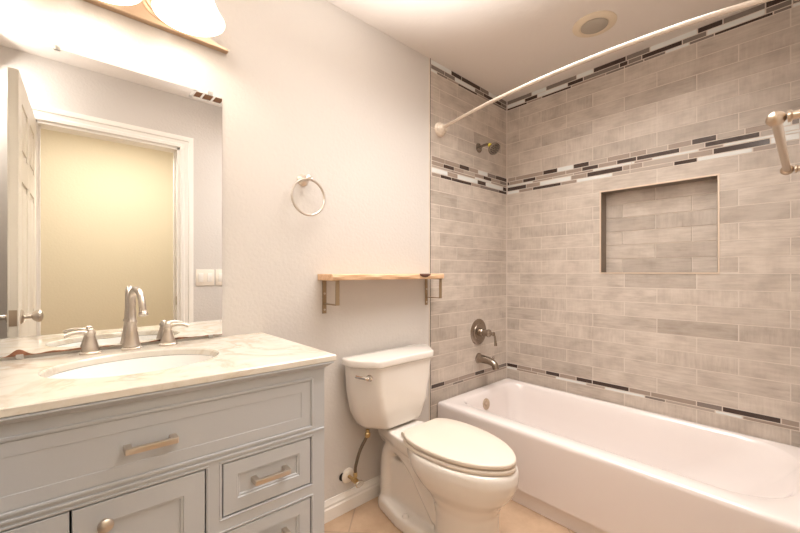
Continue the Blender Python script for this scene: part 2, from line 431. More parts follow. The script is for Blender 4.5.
# niche lining
bm = new(); lay = bm.loops.layers.float_color.new('tone')
toN = lambda u, v, t: Vector((ND - t, u, v))
rows = [(NZ0 + i * PITCH, min(NZ0 + (i + 1) * PITCH, NZ1), i % 2) for i in range(6)]
for z0, z1, par in rows:
    a = -2 + (.06 if par else .23)
    while a < NY1:
        r = (max(a, NY0), min(a + .339, NY1), z0, z1)
        if r[1] > r[0] + .003: add_tile(bm, toN, r, .004, lay=lay, tone=(random.betavariate(2, 2), random.choice([0, .2, .9]), 0, 1))
        a += .339
def quad(bm, pts, mi=0): 
    f = bm.faces.new([bm.verts.new(p) for p in pts]); f.material_index = mi; return f
quad(bm, [(ND - .001, NY0, NZ0), (ND - .001, NY1, NZ0), (ND - .001, NY1, NZ1), (ND - .001, NY0, NZ1)], 1)
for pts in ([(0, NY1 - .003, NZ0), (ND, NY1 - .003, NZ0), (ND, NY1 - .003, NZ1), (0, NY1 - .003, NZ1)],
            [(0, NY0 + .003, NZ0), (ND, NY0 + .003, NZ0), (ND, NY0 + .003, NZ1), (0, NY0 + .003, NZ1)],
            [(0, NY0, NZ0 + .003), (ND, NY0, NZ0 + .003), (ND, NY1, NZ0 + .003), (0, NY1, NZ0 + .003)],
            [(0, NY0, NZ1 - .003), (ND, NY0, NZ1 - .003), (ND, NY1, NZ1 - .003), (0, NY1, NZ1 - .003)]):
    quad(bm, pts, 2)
obj('niche_lining', bm, [M['tile'], M['grout'], mat('niche_side_profile_shade', rgb(128, 112, 98), .4)], wall_right, smooth=False)  # niche sides: edge-profile tone with shade put into the dark colour
bm = new(); t_ = .007
for (y0, y1, z0, z1) in ((NY0 - t_, NY1 + t_, NZ1 - .001, NZ1 + t_), (NY0 - t_, NY1 + t_, NZ0 - t_, NZ0 + .001), (NY0 - t_, NY0 + .001, NZ0, NZ1), (NY1 - .001, NY1 + t_, NZ0, NZ1)):
    box(bm, -.0035, .012, y0, y1, z0, z1)
obj('niche_trim', bm, M['gold'], wall_right, smooth=False)

# corner grout lines
bm = new(); box(bm, -.0045, .004, -.0045, .004, .378, H); obj('corner_grout', bm, M['grout'], wall_right, smooth=False)

# ---- baseboards, door casing, door
def base_profile(bm, x0, x1, y, s):
    pr = [(0, 0), (.016, 0), (.016, .055), (.012, .062), (.012, .072), (.006, .086), (.005, .095), (0, .095)]
    loft(bm, [[Vector((x, y + s * d, z)) for d, z in pr] for x in (x0, x1)])
bm = new(); base_profile(bm, XL, TX - .012, .004, -1); obj('baseboard_back', bm, M['trim'], kind='structure', sharp=20)
bm = new(); base_profile(bm, -1.742, TX, YF, 1); obj('baseboard_front', bm, M['trim'], kind='structure', sharp=20)
bm = new()
cw = .085
prof = [(0, 0), (0, .017), (.012, .019), (.03, .016), (.034, .011), (.055, .010), (.062, .013), (.08, .012), (cw, .009), (cw, 0)]
def casing_v(bm, xin, sgn, z1):
    loft(bm, [[Vector((xin + sgn * (cw - a), YF + d, z)) for a, d in prof] for z in (0, z1)], True, True)
rings = []
def pt(side, a, d):
    k = cw - a
    return {'bl': Vector((DX0 - k, YF + d, 0)), 'tl': Vector((DX0 - k, YF + d, DZ + k)), 'tr': Vector((DX1 + k, YF + d, DZ + k)), 'br': Vector((DX1 + k, YF + d, 0))}[side]
loft(bm, [[pt(s, a, d) for a, d in prof] for s in ('bl', 'tl', 'tr', 'br')])
for (x0, x1, z0, z1) in ((DX0 - .001, DX0 + .016, 0, DZ), (DX1 - .016, DX1 + .001, 0, DZ), (DX0, DX1, DZ - .016, DZ + .001)):
    box(bm, x0, x1, YF - .11, YF + .001, z0, z1)
box(bm, DX1 - .027, DX1 - .016, YF - .08, YF - .042, 0, DZ - .016); box(bm, DX0 + .016, DX0 + .027, YF - .08, YF - .042, 0, DZ - .016)
casing = obj('trim_1', bm, M['trim'], kind='structure', sharp=20)
bm = new(); box(bm, DX1 - .018, DX1 - .015, YF - .038, YF - .008, .93, .99); obj('strike_plate', bm, M['satin'], casing)
# six-panel door leaf, hung on the left jamb and swung into the bathroom
door = bpy.data.objects.new('door_1', None); C.objects.link(door); door.location = (DX0 + .012, YF + .006, 0); door['kind'] = 'structure'
ang = R(92.2); dvec = Vector((math.cos(ang), math.sin(ang), 0)); nvec = Vector((math.sin(ang), -math.cos(ang), 0))   # nvec faces +x
DW, DT, DH = .735, .035, 2.048
def dpt(s, t, z): return Vector(door.location) + dvec * s + nvec * t + Vector((0, 0, z))
def dbox(bm, s0, s1, t0, t1, z0, z1, bev=0):
    q = bmesh.new(); box(q, s0, s1, t0, t1, z0, z1, bev)
    for v in q.verts: v.co = dpt(v.co.x, v.co.y, v.co.z)
    join(bm, q)
bm = new(); dbox(bm, 0, DW, -DT + .006, -.006, .012, DH)
st = .105; ps = [(st, DW / 2 - .045), (DW / 2 + .045, DW - st)]
zs = [(.2, .78), (.93, 1.58), (1.70, DH - .11)]
for side in (0, -DT + .006):
    lo, hi = (side - .006, side)
    for s0, s1 in ((0, st), (DW / 2 - .045, DW / 2 + .045), (DW - st, DW)): dbox(bm, s0, s1, lo, hi, .012, DH, .0015)
    for s0, s1 in ps:
        for z0, z1 in ((.012, .2), (.78, .93), (1.58, 1.70), (DH - .11, DH)): dbox(bm, s0, s1, lo, hi, z0, z1)
        for z0, z1 in zs: dbox(bm, s0 + .03, s1 - .03, lo - .001 if side else lo, hi if side else hi - .001, z0 + .03, z1 - .03, .004)
obj('door_leaf', bm, M['door'], door, sharp=25)
bm = new(); dbox(bm, DW - .001, DW + .002, -DT + .005, -.005, .93, 1.0); obj('latch_plate', bm, M['satin'], door)
bm = new()
for sg, t0 in ((1, 0), (-1, -DT)):
    o_ = dpt(DW - .065, t0, .965)
    lathe(bm, o_, nvec * sg, [(.032, 0), (.032, .004), (.026, .009), (.012, .012), (.011, .035), (.018, .04), (.027, .05), (.029, .06), (.025, .068), (.012, .073), (0, .074)], 28)
obj('door_knob', bm, M['nickel'], door)

# ------------------------------------------------------------------ bathtub
def rrect(x0, x1, y0, y1, r, z, n=8):
    pts = []
    for (cx, cy, a0) in ((x1 - r[0], y1 - r[0], 0), (x0 + r[1], y1 - r[1], 90), (x0 + r[2], y0 + r[2], 180), (x1 - r[3], y0 + r[3], 270)):
        q = r[[(0), (90), (180), (270)].index(a0)] if False else None
        rad = {0: r[0], 90: r[1], 180: r[2], 270: r[3]}[a0]
        for i in range(n + 1):
            a = R(a0 + 90 * i / n); pts.append(Vector((cx + rad * math.cos(a), cy + rad * math.sin(a), z)))
    return pts
tub = thing('bathtub', 'white alcove bathtub with plain apron along the grey tiled wall', 'bathtub', (-.383, -.77, 0))
TX0, TX1, TY0, TY1, TZ = -.776, -.004, YF + .006, -.005, .381
def orect(i, z, fx=0): return rrect(TX0 + i + fx, TX1 - i, TY0 + i, TY1 - i, [.004] * 4, z)
def irect(a, b, c, d, r, z): return rrect(a, b, c, d, r, z)
bm = new()
S = [orect(.0, .0, .020), orect(.0, .076, .020), orect(0, .081, 0), orect(0, .345, 0), orect(0, .36, 0), orect(.002, .372), orect(.007, .379), orect(.014, TZ),
     irect(-.690, -.045, -1.500, -.075, [.11, .11, .2, .2], TZ),
     irect(-.684, -.051, -1.494, -.081, [.11, .11, .2, .2], TZ - .003),
     irect(-.674, -.059, -1.482, -.090, [.11, .11, .2, .2], TZ - .016),
     irect(-.666, -.068, -1.45, -.098, [.11, .11, .2, .2], .32),
     irect(-.650, -.080, -1.36, -.112, [.11, .11, .2, .2], .22),
     irect(-.635, -.095, -1.24, -.125, [.11, .11, .2, .2], .13),
     irect(-.610, -.120, -1.14, -.15, [.1, .1, .18, .18], .085),
     irect(-.560, -.170, -1.07, -.20, [.08, .08, .13, .13], .068)]
loft(bm, S, True, True)
obj('tub_shell', bm, M['tub'], tub, sharp=50)
bm = new(); lathe(bm, (-.408, -.0985, .303), (0, -1, .13), [(.036, 0), (.036, .005), (.033, .008), (.027, .006), (.012, .005), (.010, .009), (0, .010)], 28)
op = obj('overflow_plate', bm, M['satin'], tub)
bm = new(); lathe(bm, (-.385, -.2, .069), (0, 0, 1), [(.03, 0), (.03, .003), (.02, .005), (0, .003)], 24); obj('drain', bm, M['chrome'], tub)

# ------------------------------------------------------------------ toilet
XC = -1.20
toilet = thing('toilet', 'white two-piece toilet with closed lid between vanity and bathtub', 'toilet', (XC, -.4, 0))
def egg(yb, yf, hw, z, wb=.6, n=44, e=2.15, cy=None, xc=XC, eb=2.2):
    """plan outline: squarish back at yb (half width wb*hw), round front at yf"""
    ym = yb + (yf - yb) * .40 if cy is None else cy
    pts = []
    for i in range(n):
        a = 2 * PI * i / n; ca, sa = math.cos(a), math.sin(a)
        x = math.copysign(abs(ca) ** (2 / e), ca) * hw
        if sa < 0: y = ym + math.copysign(abs(sa) ** (2 / e), sa) * (ym - yf)
        else:
            k = abs(sa) ** (2 / eb); y = ym + k * (yb - ym)
            x = math.copysign(abs(ca) ** (2 / eb), ca) * hw * (1 - (1 - wb) * k ** 1.6)
        pts.append(Vector((xc + x, y, z)))
    return pts
bm = new()
# bowl and front column
K = dict(e=2.05)
loft(bm, [egg(-.41, -.700, .130, 0, .95, cy=-.55), egg(-.41, -.698, .127, .03, .95, cy=-.55), egg(-.41, -.690, .118, .08, .95, cy=-.55), egg(-.41, -.687, .115, .15, .95, cy=-.55), egg(-.40, -.690, .118, .20, .95, cy=-.54),
          egg(-.37, -.712, .134, .245, .9, cy=-.51), egg(-.32, -.748, .159, .285, .8, cy=-.48), egg(-.27, -.770, .174, .325, .74, cy=-.46, **K), egg(-.25, -.778, .180, .36, .70, cy=-.45, **K), egg(-.24, -.775, .179, .39, .68, cy=-.45, **K), egg(-.24, -.766, .174, .404, .68, cy=-.45, **K)])
# deck the tank sits on
dk = []
for z, k in ((.30, .6), (.335, .85), (.36, .97), (.39, 1), (.403, .985)):
    w0, w1 = .070 * k, .112 * k
    dk.append([Vector((XC + a, b, z)) for a, b in ((-w0, -.035), (w0, -.035), (w1, -.20), (w1 + .012, -.32), (-w1 - .012, -.32), (-w1, -.20))])
loft(bm, dk)
# trapway arch, web and foot
path = smooth_path([(XC, -.105, .0), (XC, -.105, .12), (XC, -.108, .22), (XC, -.125, .29), (XC, -.18, .325), (XC, -.245, .305), (XC, -.31, .26), (XC, -.37, .19), (XC, -.45, .10)], 5)
rings = []
for i, p in enumerate(path):
    d = (path[min(i + 1, len(path) - 1)] - path[max(i - 1, 0)]).normalized(); up = Vector((1, 0, 0)).cross(d)
    rings.append([p + Vector((1, 0, 0)) * math.copysign(abs(math.cos(a)) ** .7, math.cos(a)) * .090 + up * math.copysign(abs(math.sin(a)) ** .8, math.sin(a)) * .047 for a in [2 * PI * j / 20 for j in range(20)]])
loft(bm, rings)
box(bm, XC - .070, XC + .070, -.46, -.09, .01, .26)
ft = []
for z, k in ((0, 1), (.035, 1), (.05, .985), (.06, .95)):
    o_ = [(-.088, -.066), (.088, -.066), (.102, -.09), (.134, -.25), (.138, -.33), (.126, -.47), (.122, -.52), (-.122, -.52), (-.126, -.47), (-.138, -.33), (-.134, -.25), (-.102, -.09)]
    ft.append([Vector((XC + a * k, -.3 + (b + .3) * k, z)) for a, b in o_])
loft(bm, ft)
bowl = obj('bowl', bm, M['porc'], toilet)
md = bowl.modifiers.new('remesh', 'REMESH'); md.mode = 'VOXEL'; md.voxel_size = .0055; md.use_smooth_shade = True
md = bowl.modifiers.new('smooth', 'SMOOTH'); md.factor = .5; md.iterations = 12
for s in (-1, 1):
    bm = new(); lathe(bm, (XC + s * .112, -.295, .054), (0, 0, 1), [(.015, 0), (.015, .008), (.012, .016), (.006, .02), (0, .021)], 20); obj('bolt_cap', bm, M['porc'], toilet)
# seat ring and lid
def lid_line(off, z, yb, k=1.0):
    half = [(0, yb), (.06, yb), (.102, yb), (.116, yb - .008), (.133, -.305), (.152, -.34), (.165, -.40), (.168, -.46), (.162, -.54), (.149, -.60), (.128, -.655), (.098, -.705), (.060, -.745), (.026, -.766), (0, -.771)]
    P = smooth_path([(x, y, 0) for x, y in half], 4)
    P = [p for p in P] + [Vector((-p.x, p.y, 0)) for p in P[-2:0:-1]]
    out = []; n = len(P)
    for i, p in enumerate(P):
        t = (P[(i + 1) % n] - P[i - 1]).normalized(); nn_ = Vector((-t.y, t.x, 0))
        c_ = Vector((0, -.5, 0)) - p
        if nn_.dot(c_) < 0: nn_ = -nn_
        q = p + nn_ * off
        if k != 1: q = Vector((0, -.5, 0)) + (q - Vector((0, -.5, 0))) * k
        out.append(Vector((XC + q.x, q.y, z)))
    return out
def slab(bm, z0, z1, grow, r=.006, yb=-.280):
    loft(bm, [lid_line(r - grow, z0, yb), lid_line(r * .3 - grow, z0 + r * .3, yb), lid_line(-grow, z0 + r, yb), lid_line(-grow, z1 - r, yb), lid_line(r * .3 - grow, z1 - r * .3, yb), lid_line(r - grow, z1, yb), lid_line(r, z1 + .002, yb, .6)])
bm = new(); slab(bm, .4045, .423, .0005, .006, -.281); obj('seat', bm, M['seatp'], toilet, sharp=60)
bm = new(); slab(bm, .4265, .447, 0); obj('lid', bm, M['seatp'], toilet, sharp=60)
for s in (-1, 1):
    bm = new(); cyl(bm, (XC + s * .075 - .025, -.262, .418), (XC + s * .075 + .025, -.262, .418), .011); obj('hinge', bm, M['seatp'], toilet)
# tank: canted front corners, narrower at the bottom
def tank_ring(hb, hs, hf, ys, yf, z, yb=-.025):
    base = [(hb, yb), (hs, ys), (hf, yf), (-hf, yf), (-hs, ys), (-hb, yb)]
    out = []
    n = len(base)
    for i, (x, y) in enumerate(base):      # soften the corners
        a = Vector(base[i - 1]); b = Vector((x, y)); c = Vector(base[(i + 1) % n])
        r = .024 if i not in (0, n - 1) else .01
        p = b + (a - b).normalized() * r; q = b + (c - b).normalized() * r
        for k in range(6):
            t = k / 5; w_ = (1 - t) ** 2 * p + 2 * t * (1 - t) * b + t * t * q
            out.append(Vector((XT + w_.x, w_.y, z)))
    return out
XT = -1.207
bm = new()
loft(bm, [tank_ring(.165, .165, .100, -.09, -.160, .413, -.04), tank_ring(.182, .182, .112, -.09, -.176, .420, -.033), tank_ring(.194, .195, .119, -.09, -.181, .435, -.03), tank_ring(.225, .228, .141, -.088, -.187, .50), tank_ring(.246, .249, .162, -.086, -.191, .60), tank_ring(.254, .258, .176, -.085, -.194, .722)])
obj('tank', bm, M['porc'], toilet, sharp=60)
bm = new()
loft(bm, [tank_ring(.258, .262, .178, -.087, -.198, .7205, -.022), tank_ring(.266, .270, .184, -.088, -.205, .725, -.02), tank_ring(.267, .271, .185, -.088, -.206, .73, -.019), tank_ring(.267, .271, .185, -.088, -.206, .750, -.019), tank_ring(.265, .269, .183, -.087, -.204, .7555, -.021), tank_ring(.259, .263, .179, -.085, -.198, .758, -.026)])
obj('tank_lid', bm, M['porc'], toilet, sharp=60)
fa = Vector((XT - .247, -.086, 0)); fb = Vector((XT - .167, -.192, 0))
fdir = (fb - fa).normalized(); fn = Vector((fdir.y, -fdir.x, 0)); 
if fn.y > 0: fn = -fn
pm = fa.lerp(fb, .62) + Vector((0, 0, .675))
bm = new()
lathe(bm, pm - fn * .004, fn, [(.016, 0), (.016, .010), (.012, .015), (.008, .016), (.008, .022)], 20)
tube(bm, smooth_path([pm + fn * .02, pm + fn * .026 - fdir * .02 + Vector((0, 0, .003)), pm + fn * .026 - fdir * .06 + Vector((0, 0, .010))], 6), [.0085, .007, .0065], 10)
obj('flush_lever', bm, M['chrome'], toilet)

# water supply
sup = thing('water_supply_valve', 'brass water supply stop valve on wall beneath toilet tank', 'valve', (-1.43, .002, .165))
bm = new(); lathe(bm, (-1.422, .003, .168), (0, -1, 0), [(.036, 0), (.034, .006), (.022, .012), (.012, .012)], 28); obj('escutcheon', bm, M['ivory'], sup)
bm = new(); lathe(bm, (-1.422, .0, .168), (0, -1, 0), [(.008, .008), (.008, .042), (.0125, .043), (.0125, .080), (.008, .081), (.008, .092)], 18)
cyl(bm, (-1.422, -.062, .168), (-1.422, -.062, .198), .008); lathe(bm, (-1.422, -.062, .19), (0, 0, 1), [(.011, 0), (.011, .014), (.008, .02)], 6)
obj('valve_body', bm, M['brass'], sup)
bm = new(); lathe(bm, (-1.452, .003, .172), (0, -1, 0), [(.019, 0), (.019, .002)], 20); obj('wall_hole', bm, M['black'], sup)
bm = new(); loft(bm, [[Vector((-1.422 + a * math.cos(t) * 1.0, -.090 - d, .168 + b * math.sin(t))) for t in [2 * PI * i / 24 for i in range(24)]] for a, b, d in ((.021, .014, 0), (.024, .016, .003), (.024, .016, .009), (.02, .013, .012))])
obj('valve_handle', bm, M['chrome'], sup)
bm = new(); tube(bm, smooth_path([(-1.422, -.062, .205), (-1.421, -.064, .24), (-1.405, -.075, .31), (-1.386, -.09, .36), (-1.378, -.10, .385)], 8), .0075, 12); obj('supply_hose', bm, M['braid'], sup)
bm = new(); lathe(bm, (-1.378, -.10, .376), (0, 0, 1), [(.010, 0), (.014, .006), (.014, .02), (.009, .024), (.009, .0365)], 8); obj('hose_nut', bm, M['brass'], sup)

# ------------------------------------------------------------------ vanity
SKEW[0] = .080
VX0, VX1, VYF = -2.745, -1.874, -.5385
van = thing('vanity_cabinet', 'pale blue-grey vanity cabinet with drawers and two doors under stone top', 'cabinet', ((VX0 + VX1) / 2, -.27, 0))
bm = new()
OPN = [(-2.160, -1.916, .544, .681), (-2.160, -1.916, .369, .506), (-2.160, -1.916, .194, .331), (-2.4465, -2.196, .15, .682), (-2.694, -2.4445, .15, .682)]
# carcass behind, face frame in front with openings cut
for a in ((VX0, VX0 + .018, VYF + .022, -.004, .10, .895), (VX1 - .018, VX1, VYF + .022, -.004, .10, .895), (VX0, VX1, VYF + .022, -.004, .10, .118), (VX0, VX1, -.012, -.004, .10, .895), (-2.187, -2.169, VYF + .022, -.004, .118, .70),
          (VX0, VX1, VYF + .022, VYF + .06, .875, .895)): box(bm, *a)
box(bm, VX0 + .02, VX1 - .02, VYF + .07, -.03, .0, .10)
rects = [(VX0, VX1, .10, .895)]
holes = [(-2.160, -1.916, .544, .681), (-2.160, -1.916, .369, .506), (-2.160, -1.916, .194, .331), (-2.694, -2.196, .15, .682)]
for h in holes:
    nr = []
    for r in rects: nr += rect_sub(r, h)
    rects = nr
for r in rects: box(bm, r[0], r[1], VYF, VYF + .023, r[2], r[3])
# corner feet
box(bm, VX1 - .045, VX1, VYF, VYF + .05, 0, .10); box(bm, VX0, VX0 + .045, VYF, VYF + .05, 0, .10)
# cove moulding under the top
cp = [(0, .896), (.020, .896), (.020, .8925), (.017, .891), (.013, .8875), (.007, .8825), (.003, .880), (.003, .877), (0, .877)]
loft(bm, [[Vector((VX0, VYF - d, z)) for d, z in cp], [Vector((VX1, VYF - d, z)) for d, z in cp]][:0] or
     [[Vector((x + sg * d, VYF - d if True else 0, z)) for d, z in cp] for x, sg in ((VX0, -1), (VX1, 1))])
loft(bm, [[Vector((VX1 + d, y - (d if y < -.3 else 0), z)) for d, z in cp] for y in (VYF, -.004)])
body = obj('cabinet_body', bm, M['cab'], van, sharp=20)
# half-round beads framing the wide front and the rail
def bead(bm, x0, x1, z0, z1, r, y=VYF):
    for (a, b, c, d) in ((x0, x1, z1 - r, z1 + r), (x0, x1, z0 - r, z0 + r), (x0 - r, x0 + r, z0, z1), (x1 - r, x1 + r, z0, z1)):
        box(bm, a, b, y - .004, y + .001, c, d, .0018, 2)
bm = new(); bead(bm, -2.702, -1.914, .711, .852, .004)
for (x0, x1, z0, z1) in ((VX0 + .002, VX1 - .002, .694, .701),): box(bm, x0, x1, VYF - .004, VYF + .001, z0, z1, .0018)
for (x0, x1, z0, z1) in holes[:3] + holes[3:]: 
    for (a, b, c, d) in ((x0 - .006, x1 + .006, z1 + .002, z1 + .006), (x0 - .006, x1 + .006, z0 - .006, z0 - .002), (x0 - .006, x0 - .002, z0, z1), (x1 + .002, x1 + .006, z0, z1)):
        box(bm, a, b, VYF - .002, VYF + .001, c, d, .0008, 1)
obj('bead_moulding', bm, M['cab'], body, sharp=25)
def panel(bm, x0, x1, z0, z1, fw, yf=VYF, th=.018, rec=.007):
    """flat frame, a stepped lip and a recessed field"""
    bm2 = []
    def rg(i, y): return [Vector((a, y, b)) for a, b in ((x0 + i, z0 + i), (x1 - i, z0 + i), (x1 - i, z1 - i), (x0 + i, z1 - i))]
    loft(bm, [rg(0, yf + th), rg(0, yf + .0015), rg(.0015, yf), rg(fw, yf), rg(fw + .002, yf + .003), rg(fw + .006, yf + .003), rg(fw + .008, yf + rec)])
def bar_pull(xm, z, ln, parent, y=VYF):
    bm = new()
    for s in (-1, 1): box(bm, xm + s * ln / 2 - .007, xm + s * ln / 2 + .007, y - .030, y + .008, z - .007, z + .007, .0015)
    box(bm, xm - ln / 2 - .006, xm + ln / 2 + .006, y - .032, y - .021, z - .0065, z + .0065, .0015)
    return obj('bar_pull', bm, M['nickel'], parent, sharp=25)
bm = new(); panel(bm, -2.697, -1.919, .716, .847, .029, VYF - .001, .007, .0055); wd = obj('drawer', bm, M['cab'], van, sharp=15)
bar_pull(-2.310, .781, .086, wd, VYF + .001)
for x0, x1, z0, z1 in OPN[:3]:
    bm = new(); panel(bm, x0 + .003, x1 - .003, z0 + .003, z1 - .003, .034); d_ = obj('drawer', bm, M['cab'], van, sharp=15)
    bar_pull((x0 + x1) / 2, (z0 + z1) / 2 + .002, .084, d_, VYF + .006)
for (x0, x1, z0, z1), kx in ((OPN[3], -2.391), (OPN[4], -2.500)):
    bm = new(); panel(bm, x0 + .003, x1 - .003, z0 + .003, z1 - .003, .045); d_ = obj('door', bm, M['cab'], van, sharp=15)
    bm = new(); lathe(bm, (kx, VYF + .004, .636), (0, -1, 0), [(.008, 0), (.007, .011), (.009, .014), (.0135, .019), (.014, .025), (.010, .029), (0, .031)], 24); obj('knob', bm, M['nickel'], d_)

# countertop with an oval cut-out
KX0, KX1, KY0, KZ = -2.773, -1.844, -.557, .916
SX, SYc, SA, SB = -2.298, -.268, .200, .158
def oval(a, b, z, n=64): return [Vector((SX + a * math.cos(2 * PI * i / n), SYc + b * math.sin(2 * PI * i / n), z)) for i in range(n)]
def square(i, z, n=64):
    out = []
    x0, x1, y0, y1 = KX0 + i, KX1 - i, KY0 + i, .002
    for k in range(n):
        a = 2 * PI * k / n; dx, dy = math.cos(a), math.sin(a)
        tx = ((x1 - SX) / dx if dx > 0 else (x0 - SX) / dx) if abs(dx) > 1e-6 else 9
        ty = ((y1 - SYc) / dy if dy > 0 else (y0 - SYc) / dy) if abs(dy) > 1e-6 else 9
        t = min(tx, ty); out.append(Vector((SX + dx * t, SYc + dy * t, z)))
    # snap nearest points to the corners
    for cx in (x0, x1):
        for cy in (y0, y1):
            j = min(range(n), key=lambda q: (out[q].x - cx) ** 2 + (out[q].y - cy) ** 2); out[j] = Vector((cx, cy, z))
    return out
bm = new()
loft(bm, [oval(SA, SB, .8965), oval(SA, SB, KZ - .004), oval(SA + .003, SB + .003, KZ), square(.003, KZ), square(0, KZ - .003), square(0, .899), square(.003, .8965), oval(SA, SB, .8965)], False, False)
bmesh.ops.remove_doubles(bm, verts=bm.verts, dist=1e-6)
tag(obj('countertop', bm, M['stone'], base=(SX, SYc, .8965), sharp=30), 'cream marble countertop with eased edge on the grey vanity', 'countertop')
sink = thing('sink', 'white oval undermount sink basin set into marble countertop', 'sink', (SX, SYc, .76))
bm = new()
loft(bm, [oval(SA + .012, SB + .012, .8955), oval(SA - .004, SB - .004, .8955), oval(SA - .008, SB - .008, .885), oval(SA - .02, SB - .018, .85), oval(SA - .05, SB - .04, .805), oval(SA - .1, SB - .075, .775), oval(.03, .03, .765)], False, True)
obj('basin', bm, M['sink'], sink, sharp=60)
bm = new(); lathe(bm, (SX, SYc, .7655), (0, 0, 1), [(.028, 0), (.028, .003), (.018, .004), (0, .002)], 24); obj('drain', bm, M['nickel'], sink)

SKEW[0] = 0
# widespread faucet
fx, fy = -2.291, -.042
fc = thing('faucet', 'brushed nickel gooseneck faucet with two lever handles below mirror', 'faucet', (fx, fy, KZ))
bm = new()
lathe(bm, (fx, fy, KZ), (0, 0, 1), [(.028, 0), (.028, .005), (.023, .008), (.0245, .012), (.022, .018), (.0175, .045), (.0135, .080), (.0155, .085), (.0155, .089), (.0125, .093), (.0105, .13)], 28)
sd = Vector((math.cos(R(-80)), math.sin(R(-80)), 0)); b0 = Vector((fx, fy, KZ))
pth = [b0 + Vector((0, 0, .11)), b0 + Vector((0, 0, .150)), b0 + sd * .008 + Vector((0, 0, .180)), b0 + sd * .034 + Vector((0, 0, .194)), b0 + sd * .066 + Vector((0, 0, .186)), b0 + sd * .088 + Vector((0, 0, .162)), b0 + sd * .100 + Vector((0, 0, .122))]
tube(bm, smooth_path(pth, 8), [.0105, .0105, .0105, .010, .0095, .0095, .010], 16)
tip = pth[-1]; td = (pth[-1] - pth[-2]).normalized()
lathe(bm, tip - td * .006, td, [(.010, 0), (.0128, .004), (.0128, .013), (.011, .015)], 20)
obj('spout', bm, M['nickel'], fc, sharp=40)
for hx, hs in ((-2.394, -1), (-2.190, 1)):
    bm = new()
    lathe(bm, (hx, fy, KZ), (0, 0, 1), [(.027, 0), (.027, .005), (.0225, .008), (.0235, .012), (.0195, .022), (.0135, .045), (.011, .054), (.013, .058), (.013, .064), (.009, .069), (.0085, .074), (.005, .077), (0, .0775)], 28)
    h = obj('handle', bm, M['nickel'], fc, sharp=40)
    bm = new(); q = Vector((hx, fy, KZ))
    tube(bm, smooth_path([q + Vector((hs * .004, 0, .062)), q + Vector((hs * .020, -.004, .0675)), q + Vector((hs * .042, -.009, .067)), q + Vector((hs * .060, -.013, .060))], 6), [.0075, .0055, .005, .006], 12)
    obj('lever', bm, M['nickel'], h)

# ------------------------------------------------------------------ mirror
MX0, MX1, MZ0, MZ1 = -2.755, -2.0038, .9254, 1.8345
mir = thing('mirror', 'large frameless rectangular wall mirror above the marble counter', 'mirror', ((MX0 + MX1) / 2, 0, MZ0))
bm = new(); box(bm, MX0, MX1, -.004, .003, MZ0, MZ1); 
gl = obj('mirror_glass', bm, [M['mirror'], M['medge']], mir, smooth=False)
for p in gl.data.polygons: p.material_index = 0 if p.normal.y < -.9 else 1
bm = new(); rnd = random.Random(5); nn = 150; top = []
for i in range(nn + 1):
    x = MX0 + (MX1 - MX0) * i / nn
    hgt = .0035 + .0022 * math.sin(i * .115 + .6) + .0012 * math.sin(i * .47 + 1) + rnd.uniform(-.0004, .0004)
    if x > -2.10: hgt = .003 + .001 * math.sin(i * .5)
    hgt += .016 * math.exp(-((x + 2.55) / .018) ** 2)
    top.append((x, max(hgt, .0008)))
for (xa, ha), (xb, hb) in zip(top, top[1:]):
    quad(bm, [(xa, -.0046, MZ0), (xb, -.0046, MZ0), (xb, -.0046, MZ0 + hb), (xa, -.0046, MZ0 + ha)])
    quad(bm, [(xa, -.0041, MZ0 + ha), (xb, -.0041, MZ0 + hb), (xb, -.0046, MZ0 + hb), (xa, -.0046, MZ0 + ha)])
obj('corroded_edge', bm, M['rust'], mir, smooth=False)
for x, z in ((-2.045, MZ0), (-2.548, MZ0), (-2.045, MZ1), (-2.47, MZ1)):
    bm = new(); s = -1 if z == MZ0 else 1
    box(bm, x - .008, x + .008, -.009, .003, z - .005 if s > 0 else z - .009, z + .009 if s > 0 else z + .005, .002)
    lathe(bm, (x, -.009, z + s * .004), (0, -1, 0), [(.004, 0), (.004, .0015), (0, .0025)], 12)
    obj('mirror_clip', bm, M['clip'], mir)

